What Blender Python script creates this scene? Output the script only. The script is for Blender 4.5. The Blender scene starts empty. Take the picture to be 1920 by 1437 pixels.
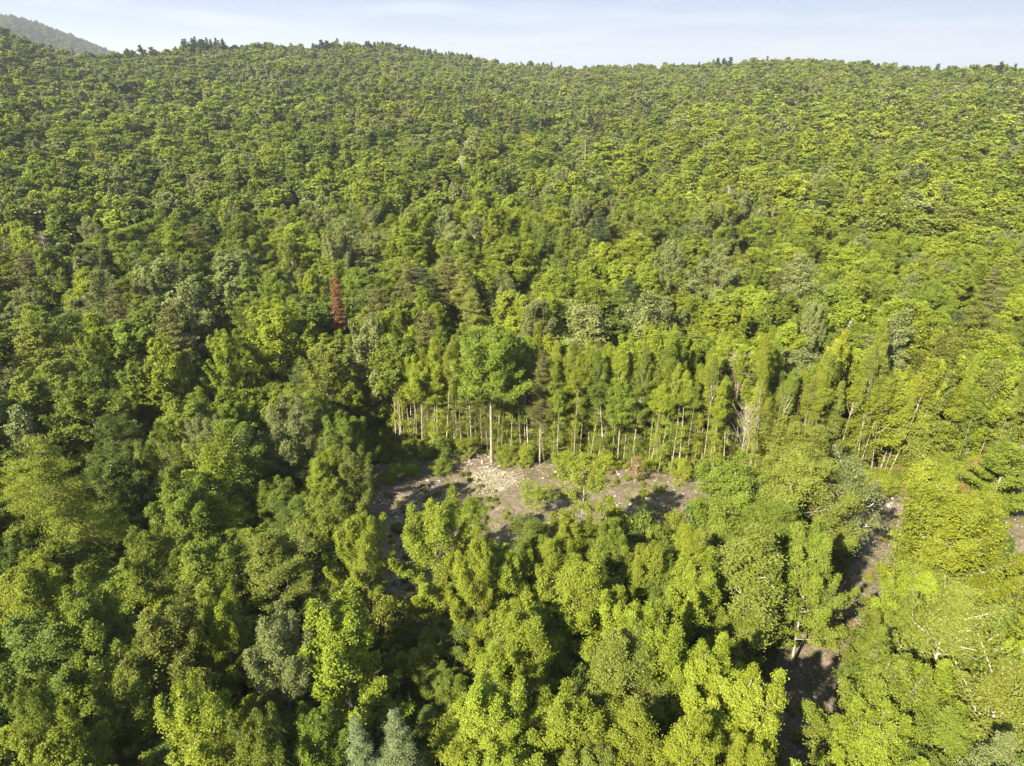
import bpy, math, random
import numpy as np
from mathutils import Vector

sc = bpy.context.scene
COL = sc.collection
R = math.radians

# ------------------------------------------------------------------ camera
CAMH, PITCH, F = 48.0, R(24.7), 1280.0      # F in pixels of the 1920 wide photo
CX, CY = 960.0, 718.5
cam_d = bpy.data.cameras.new('camera')
cam = bpy.data.objects.new('camera', cam_d)
COL.objects.link(cam)
cam.location = (0, 0, CAMH)
cam.rotation_euler = (R(90) - PITCH, 0, 0)
cam_d.sensor_width = 36.0
cam_d.lens = 36.0 * F / 1920.0
cam_d.clip_start = 0.5
cam_d.clip_end = 20000
sc.camera = cam

# ------------------------------------------------------------------ light
SUN_ELEV, SUN_TOWARD = R(36), R(41)          # light travels towards +Y turned 52 deg to +X
sd = bpy.data.lights.new('sun', 'SUN')
sd.energy = 5.0
sd.angle = R(0.5)
sd.color = (1.0, 0.89, 0.70)
sun = bpy.data.objects.new('sun', sd)
COL.objects.link(sun)
ldir = Vector((math.sin(SUN_TOWARD) * math.cos(SUN_ELEV), math.cos(SUN_TOWARD) * math.cos(SUN_ELEV), -math.sin(SUN_ELEV)))
sun.rotation_euler = ldir.to_track_quat('-Z', 'Y').to_euler()
sun.location = (0, 0, 200)

w = bpy.data.worlds.new('World')
sc.world = w
w.use_nodes = True
nt = w.node_tree
for n in list(nt.nodes):
    nt.nodes.remove(n)
out = nt.nodes.new('ShaderNodeOutputWorld')
bg = nt.nodes.new('ShaderNodeBackground')
bg.inputs['Strength'].default_value = 0.12
sky = nt.nodes.new('ShaderNodeTexSky')
sky.sky_type = 'NISHITA'
sky.sun_disc = False
sky.sun_elevation = SUN_ELEV
sky.sun_rotation = math.atan2(-ldir.x, -ldir.y)
sky.air_density = 1.0
sky.dust_density = 1.2
sky.ozone_density = 2.0
tc = nt.nodes.new('ShaderNodeTexCoord')
mp = nt.nodes.new('ShaderNodeMapping')
mp.inputs['Scale'].default_value = (2.2, 2.2, 22.0)
no = nt.nodes.new('ShaderNodeTexNoise')
no.inputs['Scale'].default_value = 1.8
no.inputs['Detail'].default_value = 4
no.inputs['Roughness'].default_value = 0.5
rp = nt.nodes.new('ShaderNodeValToRGB')               # thin high cloud in a pale blue sky
rp.color_ramp.elements[0].position = 0.44
rp.color_ramp.elements[0].color = (0.76, 1.05, 1.76, 1)
rp.color_ramp.elements[1].position = 0.64
rp.color_ramp.elements[1].color = (1.42, 1.62, 2.02, 1)
mx = nt.nodes.new('ShaderNodeMixRGB')
mx.inputs[0].default_value = 0.93
nt.links.new(tc.outputs['Generated'], mp.inputs[0])
nt.links.new(mp.outputs[0], no.inputs['Vector'])
nt.links.new(no.outputs['Fac'], rp.inputs[0])
nt.links.new(rp.outputs[0], mx.inputs[2])
nt.links.new(sky.outputs[0], mx.inputs[1])
nt.links.new(mx.outputs[0], bg.inputs[0])
nt.links.new(bg.outputs[0], out.inputs[0])

sc.view_settings.view_transform = 'Standard'
sc.view_settings.look = 'None'
sc.view_settings.exposure = 1.86
sc.view_settings.gamma = 1
sc.cycles.max_bounces = 5
sc.cycles.diffuse_bounces = 3
sc.cycles.glossy_bounces = 1
sc.cycles.transmission_bounces = 3
sc.cycles.transparent_max_bounces = 4
sc.cycles.volume_bounces = 0
sc.cycles.caustics_reflective = False
sc.cycles.caustics_refractive = False
sc.cycles.use_denoising = True
sc.cycles.denoiser = 'OPENIMAGEDENOISE'
sc.cycles.denoising_input_passes = 'RGB_ALBEDO_NORMAL'
sc.cycles.denoising_prefilter = 'ACCURATE'
sc.render.filter_size = 1.2

# ------------------------------------------------------------------ numbers
rng = np.random.default_rng(11)
rnd = random.Random(7)
CP, SP = math.cos(PITCH), math.sin(PITCH)

def ray(px, py):
    u, v = px - CX, CY - py
    return Vector((u, F * CP + v * SP, -F * SP + v * CP))

def project(x, y, z):
    zc = z - CAMH
    d = y * CP - zc * SP
    if d < 1: return None
    up = y * SP + zc * CP
    return (CX + F * x / d, CY - F * up / d, d)

def top_at(px, py, h):
    """ground position of a tree whose top (h above ground) is seen there"""
    d = ray(px, py)
    g = 0.0
    for _ in range(12):
        t = (g + h - CAMH) / d.z
        x, y = d.x * t, d.y * t
        g = terrain(x, y)
    return x, y

def ground_at(px, py):
    return top_at(px, py, 0.0)

def sstep(a, b, x):
    t = min(1, max(0, (x - a) / (b - a)))
    return t * t * (3 - 2 * t)

_tab = rng.random((64, 64))
def vnoise(x, y):
    xi, yi = math.floor(x), math.floor(y)
    fx, fy = x - xi, y - yi
    fx = fx * fx * (3 - 2 * fx); fy = fy * fy * (3 - 2 * fy)
    a, b = _tab[xi % 64, yi % 64], _tab[(xi + 1) % 64, yi % 64]
    c, d = _tab[xi % 64, (yi + 1) % 64], _tab[(xi + 1) % 64, (yi + 1) % 64]
    return (a * (1 - fx) + b * fx) * (1 - fy) + (c * (1 - fx) + d * fx) * fy

# skyline of the near ridge, as seen from the camera: azimuth -> elevation angle
SK = [(-700, 20), (-300, 35), (0, 62), (60, 84), (110, 99), (200, 103), (300, 97), (350, 92), (430, 91), (500, 88), (600, 92),
      (650, 88), (720, 87), (800, 101), (870, 109), (960, 121), (1090, 132), (1200, 129), (1300, 124), (1350, 120),
      (1450, 117), (1560, 119), (1650, 127), (1750, 131), (1920, 131), (2300, 134), (3000, 140)]
SKA, SKE = [], []
for px, py in SK:
    d = ray(px, py)
    SKA.append(math.atan2(d.x, d.y)); SKE.append(math.atan2(d.z, math.hypot(d.x, d.y)))
MT = [(-1200, 60), (-500, -10), (0, 41), (60, 51), (120, 73), (190, 101), (260, 125), (400, 150), (900, 170), (3000, 170)]
MTA, MTE = [], []
for px, py in MT:
    d = ray(px, py)
    MTA.append(math.atan2(d.x, d.y)); MTE.append(math.atan2(d.z, math.hypot(d.x, d.y)))

def ridge_d(az):
    return 820 + 60 * math.sin(az * 5 + 1) - 120 * sstep(-0.3, -0.7, az)

def terrain(x, y):
    D = math.hypot(x, y)
    if D < 1 or y < 0:
        return 0.25 * (vnoise(x / 9, y / 9) - .5)
    az = math.atan2(x, y)
    dr = ridge_d(az)
    zr = CAMH + dr * math.tan(float(np.interp(az, SKA, SKE))) - 13.0
    if D <= dr:
        t = max(0, (D - 190) / (dr - 190))
        z = zr * t ** 1.3
    else:
        t = (D - dr)
        z = zr - 75 * sstep(0, 700, t)
        zm = CAMH + 2600 * math.tan(float(np.interp(az, MTA, MTE))) - 10
        z = z + (zm - z) * sstep(1500, 2600, D) if D < 2600 else zm * (1 - sstep(2600, 4200, D)) 
    amp = 0.3 + 5.0 * sstep(150, 500, D) * (1 - sstep(0.8 * dr, dr, D))
    z += amp * (vnoise(x / (9 if D < 200 else 55), y / (9 if D < 200 else 55)) - .5) * 1.0
    return z

# ------------------------------------------------------------------ materials
def newmat(name):
    m = bpy.data.materials.new(name)
    m.use_nodes = True
    t = m.node_tree
    for n in list(t.nodes): t.nodes.remove(n)
    o = t.nodes.new('ShaderNodeOutputMaterial')
    return m, t, o

def leafmat(name, c, c2, trans=0.25, spec=0.28):
    m, t, o = newmat(name)
    geo = t.nodes.new('ShaderNodeNewGeometry')
    oi = t.nodes.new('ShaderNodeObjectInfo')
    mix = t.nodes.new('ShaderNodeMixRGB')
    mix.inputs[1].default_value = (*c, 1); mix.inputs[2].default_value = (*c2, 1)
    # two independent jitters: each leaf, and each tree
    hsv = t.nodes.new('ShaderNodeHueSaturation')
    mr = t.nodes.new('ShaderNodeMapRange')
    mr.inputs['To Min'].default_value = 0.82; mr.inputs['To Max'].default_value = 1.18
    t.links.new(oi.outputs['Random'], mr.inputs['Value'])
    mh = t.nodes.new('ShaderNodeMapRange')
    mh.inputs['To Min'].default_value = 0.492; mh.inputs['To Max'].default_value = 0.506
    ad = t.nodes.new('ShaderNodeMath'); ad.operation = 'MULTIPLY'; ad.inputs[1].default_value = 7.31
    fr = t.nodes.new('ShaderNodeMath'); fr.operation = 'FRACT'
    t.links.new(oi.outputs['Random'], ad.inputs[0]); t.links.new(ad.outputs[0], fr.inputs[0])
    t.links.new(fr.outputs[0], mh.inputs['Value'])
    t.links.new(mh.outputs[0], hsv.inputs['Hue'])
    t.links.new(mr.outputs[0], hsv.inputs['Value'])
    t.links.new(geo.outputs['Random Per Island'], mix.inputs[0])
    t.links.new(mix.outputs[0], hsv.inputs['Color'])
    p = t.nodes.new('ShaderNodeBsdfPrincipled')
    p.inputs['Roughness'].default_value = 0.5
    p.inputs['Specular IOR Level'].default_value = spec
    tr = t.nodes.new('ShaderNodeBsdfTranslucent')
    gm = t.nodes.new('ShaderNodeMixRGB'); gm.blend_type = 'MULTIPLY'; gm.inputs[0].default_value = 1
    gm.inputs[2].default_value = (1.25, 1.35, 0.55, 1)
    t.links.new(hsv.outputs[0], gm.inputs[1])
    ms = t.nodes.new('ShaderNodeMixShader'); ms.inputs[0].default_value = trans
    t.links.new(hsv.outputs[0], p.inputs['Base Color'])
    t.links.new(gm.outputs[0], tr.inputs['Color'])
    t.links.new(p.outputs[0], ms.inputs[1]); t.links.new(tr.outputs[0], ms.inputs[2])
    t.links.new(ms.outputs[0], o.inputs['Surface'])
    return m

LEAF = {
    'lime':   leafmat('leaf_lime',   (.165, .215, .016), (.250, .295, .030)),
    'green':  leafmat('leaf_green',  (.120, .170, .017), (.190, .235, .030)),
    'deep':   leafmat('leaf_deep',   (.085, .128, .018), (.145, .190, .032)),
    'olive':  leafmat('leaf_olive',  (.130, .163, .022), (.200, .225, .038)),
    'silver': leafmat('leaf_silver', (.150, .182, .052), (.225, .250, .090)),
    'gold':   leafmat('leaf_gold',   (.172, .215, .014), (.250, .285, .028)),
    'blue':   leafmat('needle_blue', (.100, .140, .052), (.180, .220, .098), .12),
    'fir':    leafmat('needle_olive', (.095, .105, .022), (.155, .155, .038), .15),
    'dark':   leafmat('needle_dark', (.034, .056, .018), (.062, .088, .030), .12),
    'rust':   leafmat('needle_rust', (.200, .085, .035), (.280, .150, .065), .1),
    'brown':  leafmat('leaf_brown',  (.170, .125, .040), (.250, .190, .070), .2),
}

def barkmat(name, c, c2, sc_=(6, 6, 1.2)):
    m, t, o = newmat(name)
    tc = t.nodes.new('ShaderNodeTexCoord'); mp = t.nodes.new('ShaderNodeMapping')
    mp.inputs['Scale'].default_value = sc_
    n = t.nodes.new('ShaderNodeTexNoise'); n.inputs['Scale'].default_value = 2.0; n.inputs['Detail'].default_value = 3
    r = t.nodes.new('ShaderNodeValToRGB')
    r.color_ramp.elements[0].position = .35; r.color_ramp.elements[0].color = (*c, 1)
    r.color_ramp.elements[1].position = .65; r.color_ramp.elements[1].color = (*c2, 1)
    p = t.nodes.new('ShaderNodeBsdfPrincipled'); p.inputs['Roughness'].default_value = .9
    p.inputs['Specular IOR Level'].default_value = .1
    t.links.new(tc.outputs['Object'], mp.inputs[0]); t.links.new(mp.outputs[0], n.inputs['Vector'])
    t.links.new(n.outputs['Fac'], r.inputs[0]); t.links.new(r.outputs[0], p.inputs['Base Color'])
    t.links.new(p.outputs[0], o.inputs['Surface'])
    return m

BARK = {
    'birch': barkmat('bark_birch', (.42, .39, .33), (.68, .65, .58), (2, 2, 4)),
    'grey':  barkmat('bark_grey',  (.20, .17, .13), (.36, .32, .26)),
    'pale':  barkmat('bark_pale',  (.28, .25, .19), (.54, .49, .41), (3, 3, 3)),
    'brown': barkmat('bark_brown', (.13, .09, .06), (.26, .19, .14)),
    'dead':  barkmat('bark_dead',  (.19, .145, .11), (.33, .27, .22)),
}

# ------------------------------------------------------------------ mesh from arrays
def mesh_from(name, V, Fq, mats, midx=None, smooth=False):
    """V (n,3); Fq list of (m,k) integer arrays"""
    me = bpy.data.meshes.new(name)
    V = np.asarray(V, dtype=np.float32)
    lt = np.concatenate([np.full(len(f), f.shape[1], dtype=np.int32) for f in Fq])
    li = np.concatenate([f.reshape(-1) for f in Fq]).astype(np.int32)
    ls = np.concatenate([[0], np.cumsum(lt)[:-1]]).astype(np.int32)
    me.vertices.add(len(V)); me.vertices.foreach_set('co', V.reshape(-1))
    me.loops.add(len(li)); me.loops.foreach_set('vertex_index', li)
    me.polygons.add(len(lt)); me.polygons.foreach_set('loop_start', ls); me.polygons.foreach_set('loop_total', lt)
    for m in mats: me.materials.append(m)
    if midx is not None: me.polygons.foreach_set('material_index', midx.astype(np.int32))
    me.polygons.foreach_set('use_smooth', np.full(len(lt), smooth))
    me.update(calc_edges=True)
    return me

class Tubes:
    def __init__(s): s.V, s.F, s.n = [], [], 0
    def add(s, pts, rad, sides=5, cap=True):
        pts = np.asarray(pts, float); k = len(pts)
        ang = np.arange(sides) * 2 * np.pi / sides
        for i in range(k):
            d = pts[min(i + 1, k - 1)] - pts[max(i - 1, 0)]
            d /= (np.linalg.norm(d) + 1e-9)
            a = np.array([1, 0, 0.]) if abs(d[0]) < .8 else np.array([0, 1., 0])
            u = np.cross(d, a); u /= np.linalg.norm(u); v = np.cross(d, u)
            s.V.append(pts[i] + rad[i] * (np.cos(ang)[:, None] * u + np.sin(ang)[:, None] * v))
        f = []
        for i in range(k - 1):
            for j in range(sides):
                a0 = s.n + i * sides + j; b0 = s.n + i * sides + (j + 1) % sides
                f.append((a0, b0, b0 + sides, a0 + sides))
        s.F.extend(f); s.n += k * sides
    def arrays(s):
        return np.concatenate(s.V), np.array(s.F, dtype=np.int32)

class Leaves:
    def __init__(s, seed): s.C, s.N, s.S, s.r = [], [], [], np.random.default_rng(seed); s.D = []
    def cluster(s, c, sig, n, out, size, along=None, up=.65, rand=.66):
        if n < 1: return
        r = s.r
        P = r.normal(size=(n, 3)) * np.asarray(sig) + c
        N = np.array([0, 0, up]) + np.asarray(out) * .75 + r.normal(size=3) * .42 + r.normal(size=(n, 3)) * rand
        s.C.append(P); s.N.append(N); s.S.append(size * r.uniform(.5, 1.45, n))
        if along is None: s.D.append(r.normal(size=(n, 3)))
        else: s.D.append(np.asarray(along)[None] + r.normal(size=(n, 3)) * .45)
    def arrays(s, aspect=.62, bend=.22):
        C = np.concatenate(s.C); N = np.concatenate(s.N); S = np.concatenate(s.S)[:, None]; A = np.concatenate(s.D)
        N /= np.linalg.norm(N, axis=1)[:, None]
        U = A - (A * N).sum(1)[:, None] * N; U /= np.linalg.norm(U, axis=1)[:, None] + 1e-9
        W = np.cross(N, U)
        k = len(C)
        V = np.empty((k, 4, 3))
        V[:, 0] = C - U * S * .5 - N * S * bend
        V[:, 1] = C + W * S * .5 * aspect
        V[:, 2] = C + U * S * .5 - N * S * bend
        V[:, 3] = C - W * S * .5 * aspect
        return V.reshape(-1, 3), np.arange(4 * k, dtype=np.int32).reshape(-1, 4)

# ------------------------------------------------------------------ tree generators -> (wood arrays, leaf arrays)
LODP = {0: dict(leaf=.12, n=2.35, sub=1.0, twigs=True), 1: dict(leaf=.20, n=1.15, sub=.85, twigs=True), 2: dict(leaf=.45, n=.32, sub=.7, twigs=False),
        3: dict(leaf=.80, n=.14, sub=.6, twigs=False)}

def broadleaf(seed, lod, H=15, Rr=3.4, base=.22, npri=46, nleaf=26000, asc=(10, 72), shape=1.0, plume=.5, flat=.55, forks=0,
              trunk_r=.16, sparse=0., lower=0):
    r = random.Random(seed); L = LODP[lod]
    T, Lv = Tubes(), Leaves(seed)
    wx, wy = r.uniform(-.5, .5), r.uniform(-.5, .5)
    def axis(t):
        return np.array([wx * math.sin(t * 2.2), wy * math.sin(t * 2.6 + .4) - wy * .39, t * H])
    k = 9
    T.add([axis(i / (k - 1) * .95) for i in range(k)], [trunk_r * (1.25 if i == 0 else 1) * (1 - i / (k - 1) * .85) for i in range(k)], 6)
    npri2 = max(8, int(npri * L['sub']))
    tot = 0; jobs = []
    az = r.uniform(0, 6.28)
    lobe = [(r.uniform(0, 6.28), r.uniform(.75, 1.15)) for _ in range(5)]
    for i in range(npri2):
        s = (i + r.uniform(.1, .9)) / npri2
        t = base + (1 - base) * s * .96
        az += 2.399 + r.uniform(-.35, .35)
        prof = (math.sin(math.pi * min(1, (s * .80 + .20)) ** shape)) ** .65 if s < .97 else .25
        lb = 1 + sum(.10 * math.cos(az - a) * q for a, q in lobe)
        ln = Rr * prof * r.uniform(.55, 1.22) * lb + .35
        el = R(asc[0] + (asc[1] - asc[0]) * s ** .9 + r.uniform(-10, 10))
        start = axis(max(base * (.8 if base < .5 else .97), t - .03 - .10 * (1 - s)))
        dx, dy = math.cos(az), math.sin(az)
        pts = []
        for q in range(5):
            u = q / 4
            e = el + plume * u * .8
            pts.append(start + np.array([dx * math.cos(e), dy * math.cos(e), math.sin(e)]) * ln * u)
        if L['twigs']: T.add(pts, [trunk_r * .30 * (1 - .22 * q) for q in range(5)], 3)
        nsec = max(3, int((2.5 + ln * 1.9) * L['sub']))
        outv = np.array([dx, dy, .15])
        for j in range(nsec):
            u = .28 + .72 * (j + r.random()) / nsec
            q = min(3.999, u * 4); b0 = pts[int(q)] + (pts[int(q) + 1] - pts[int(q)]) * (q - int(q))
            side = (-1 if j % 2 else 1) * R(r.uniform(30, 75))
            a2 = az + side
            l2 = ln * (.42 - .26 * u) * r.uniform(.5, 1.2) + .15
            e2 = el * .6 + plume * .7 + R(r.uniform(-15, 20))
            d2 = np.array([math.cos(a2) * math.cos(e2), math.sin(a2) * math.cos(e2), math.sin(e2)])
            b1 = b0 + d2 * l2
            if lod == 0: T.add([b0, b1], [.028, .012], 3)
            nc = 1 if lod > 1 else 2
            for m in range(nc):
                if r.random() < sparse: continue
                jobs.append((b0 + (b1 - b0) * (.55 + .5 * m), outv + d2 * .4, .12 + .08 * l2, d2))
        if r.random() > sparse: jobs.append((pts[-1], outv, .24, (pts[-1] - pts[-2])))
    if plume > .55 and asc[1] > 70:                # leafy leaders that stand up out of the top
        for i in range(9 if lod < 2 else 5):
            a = r.uniform(0, 6.28); t = r.uniform(.62, .9); b0 = axis(t)
            off = Rr * (1 - t) * 1.5; b0 = b0 + np.array([math.cos(a), math.sin(a), 0]) * off
            e = R(r.uniform(64, 84)); ln = H * r.uniform(.10, .19)
            d = np.array([math.cos(a) * math.cos(e), math.sin(a) * math.cos(e), math.sin(e)])
            if L['twigs']: T.add([axis(t - .08), b0, b0 + d * ln], [.05, .035, .012], 3)
            m = max(3, int(ln / .28 * L['sub']))
            for q in range(m):
                u = (q + .5) / m
                jobs.append((b0 + d * ln * u, np.array([math.cos(a), math.sin(a), .3]), .10 + .26 * (1 - u), d))
    for i in range(int(lower * L['sub'])):          # small epicormic sprays along a bare trunk
        t = r.uniform(.08, base + .1); a = r.uniform(0, 6.28); ln = r.uniform(.4, 1.5)
        d2 = np.array([math.cos(a), math.sin(a), .25])
        b0 = axis(t); b1 = b0 + d2 * ln
        if L['twigs']: T.add([b0, b1], [.025, .012], 3)
        jobs.append((b1, d2, .28, d2)); jobs.append((b0 + d2 * ln * .6, d2, .2, d2))
    top = axis(.97)
    for q in range(3): jobs.append((top + np.array([0, 0, -.25 * q + .3]), np.array([0, 0, 1.]), .2, np.array([0, 0, 1.])))
    per = max(3, int(nleaf * L['n'] / len(jobs)))
    for c, o, sg, d in jobs:
        k = per * rnd_u(r, .45, 1.6)
        sg = sg * (1.0, 1.1, 1.35, 1.6)[lod]
        Lv.cluster(c, (sg, sg, sg * (flat if lod == 0 else max(flat, .75))), max(1, int(k)), o, L['leaf'], along=d if plume > .4 else None)
    return T.arrays(), Lv.arrays()

def upswept(seed, lod, H=15, Rr=3.2, base=.2, npri=26, nleaf=24000, el0=38, el1=80, trunk_r=.14, lower=0, sparse=0., fat=1.0, start=.92):
    """crown of separate leafy branches that sweep up like feathers"""
    r = random.Random(seed); L = LODP[lod]
    T, Lv = Tubes(), Leaves(seed)
    wx = r.uniform(-.4, .4)
    def axis(t): return np.array([wx * math.sin(t * 2.4), wx * .6 * math.sin(t * 3.1), t * H])
    T.add([axis(i / 8 * .93) for i in range(9)], [trunk_r * (1.3 if i == 0 else 1) * (1 - i / 8 * .8) for i in range(9)], 6)
    jobs = []; az = r.uniform(0, 6.28)
    n = max(9, int(npri * (1, 1, .75, .6)[lod]))
    for i in range(n):
        s_ = (i + r.uniform(.1, .9)) / n
        t = base + (.88 - base) * s_ ** .85
        az += 2.399 + r.uniform(-.4, .4)
        el = R(el0 + (el1 - el0) * s_ + r.uniform(-9, 9))
        reach = Rr * (1 - .90 * s_ ** 1.25) * r.uniform(.55, 1.2)
        ln = min(reach / max(.25, math.cos(el + .12)), H * (1.02 - t) * 1.0 + .6, H * .42)
        st = axis(max(base * start, t - .04))
        pts = [st]
        k = 5
        for q in range(1, k + 1):
            e = min(R(86), el - R(14) + R(30) * q / k)
            pts.append(pts[-1] + np.array([math.cos(az) * math.cos(e), math.sin(az) * math.cos(e), math.sin(e)]) * ln / k)
        if L['twigs']: T.add(pts, [trunk_r * .32 * (1 - .17 * q) for q in range(k + 1)], 4)
        m = max(4, int(ln / (.30, .34, .5, .7)[lod]))
        for q in range(m):
            u = .2 + .8 * (q + r.random() * .7) / m
            f = min(k - .001, u * k); b0 = pts[int(f)] + (pts[int(f) + 1] - pts[int(f)]) * (f - int(f))
            dv = pts[int(f) + 1] - pts[int(f)]; dv = dv / np.linalg.norm(dv)
            wd = (.12 + .62 * (1 - u) ** .8 + .10 * ln * (1 - u)) * fat
            for sd_ in range((3, 2, 2, 1)[lod]):
                if r.random() < sparse: continue
                a2 = az + r.uniform(-2.2, 2.2)
                d2 = np.array([math.cos(a2), math.sin(a2), r.uniform(.1, .7)])
                b1 = b0 + d2 * wd * r.uniform(.3, 1.1)
                if lod == 0: T.add([b0, b1], [.022, .008], 3)
                jobs.append((b1, np.array([math.cos(az), math.sin(az), .2]) + d2 * .5, .075 + .11 * wd, dv + d2 * .6))
        jobs.append((pts[-1], np.array([math.cos(az), math.sin(az), .5]), .11, dv)); jobs.append((pts[-1] - dv * .25, np.array([math.cos(az), math.sin(az), .5]), .14, dv))
    for i in range(int(lower * L['sub'])):
        t = r.uniform(.08, base + .05); a = r.uniform(0, 6.28); ln = r.uniform(.4, 1.4)
        d2 = np.array([math.cos(a), math.sin(a), .3]); b0 = axis(t); b1 = b0 + d2 * ln
        if L['twigs']: T.add([b0, b1], [.025, .012], 3)
        jobs.append((b1, d2, .26, d2))
    per = max(3, int(nleaf * L['n'] / len(jobs)))
    for c, o, sg, d in jobs:
        sg = sg * (1.0, 1.1, 1.5, 1.9)[lod]
        Lv.cluster(c, (sg, sg, sg * 1.1), max(1, int(per * rnd_u(r, .5, 1.5))), o, L['leaf'], along=d)
    return T.arrays(), Lv.arrays()

def rnd_u(r, a, b): return a + (b - a) * r.random()

def conifer(seed, lod, H=14, Rr=2.2, base=.1, nwh=26, perw=6, droop=-12, nleaf=22000, trunk_r=.15, sparse=0., ragged=.2, dead=0, power=.85):
    r = random.Random(seed); L = LODP[lod]
    T, Lv = Tubes(), Leaves(seed)
    k = 7
    T.add([(0, 0, i / (k - 1) * H) for i in range(k)], [trunk_r * (1 - i / (k - 1) * .93) for i in range(k)], 6)
    nwh2 = max(9, int(nwh * (1 if lod < 2 else .6))); jobs = []
    for i in range(nwh2):
        s = (i + .3) / nwh2
        z = H * (base + (1 - base) * s)
        for j in range(perw if lod < 3 else 4):
            az = r.uniform(0, 6.28)
            ln = (Rr * (1 - s) ** power * r.uniform(1 - ragged, 1 + ragged) + .12) * (0.6 + .4 * min(1, s * 6))
            e = R(droop + 38 * s + r.uniform(-8, 8))
            d = np.array([math.cos(az) * math.cos(e), math.sin(az) * math.cos(e), math.sin(e)])
            b0 = np.array([0, 0, z]); mid = b0 + d * ln * .6; b1 = b0 + d * ln + np.array([0, 0, .12 * ln])
            if lod < 2: T.add([b0, mid, b1], [.035, .022, .008], 3)
            if r.random() < sparse: continue
            m = max(2, int(ln * 4.5 * (1 if lod < 2 else .5)))
            for q in range(m):
                u = .22 + .78 * (q + .5) / m
                c = b0 + (b1 - b0) * u
                wd = .10 + .20 * ln * (1 - u) ** .7
                jobs.append((c, d, wd, d))
    for i in range(dead):
        z = H * rnd_u(r, .15, base + .05); a = r.uniform(0, 6.28); ln = r.uniform(.5, 1.6)
        b0 = np.array([0, 0, z]); e = R(r.uniform(-25, 10))
        T.add([b0, b0 + np.array([math.cos(a) * math.cos(e), math.sin(a) * math.cos(e), math.sin(e)]) * ln], [.025, .01], 3)
    per = nleaf * L['n'] / max(1, len(jobs))
    for c, o, sg, d in jobs:
        Lv.cluster(c, (sg, sg, sg * .45), max(1, int(per * rnd_u(r, .5, 1.5))), o, L['leaf'] * .95, along=d, up=.8, rand=.5)
    return T.arrays(), Lv.arrays(aspect=.42, bend=.12)

def snag(seed, H=9, twigs=26, base=.45, ln0=1.6, up=25, trunk_r=.14, fork=2):
    r = random.Random(seed); T = Tubes()
    wx = r.uniform(-.4, .4)
    ax = lambda t: np.array([wx * t * t, wx * .6 * math.sin(3 * t), t * H])
    T.add([ax(i / 6) for i in range(7)], [trunk_r * (1 - i * .13) for i in range(7)], 6)
    for i in range(twigs):
        t = r.uniform(base, .98); a = r.uniform(0, 6.28); ln = ln0 * r.uniform(.4, 1.2) * (1.25 - t * .6)
        e = R(up + r.uniform(-25, 25)); d = np.array([math.cos(a) * math.cos(e), math.sin(a) * math.cos(e), math.sin(e)])
        b0 = ax(t); b1 = b0 + d * ln * .5; b2 = b0 + d * ln + np.array([0, 0, .25 * ln])
        T.add([b0, b1, b2], [.045, .03, .012], 3)
        for j in range(fork):
            a2 = a + r.uniform(-.9, .9); d2 = np.array([math.cos(a2), math.sin(a2), r.uniform(.1, .9)]) * ln * .4
            T.add([b1, b1 + d2], [.022, .01], 3)
    return T.arrays()

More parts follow.
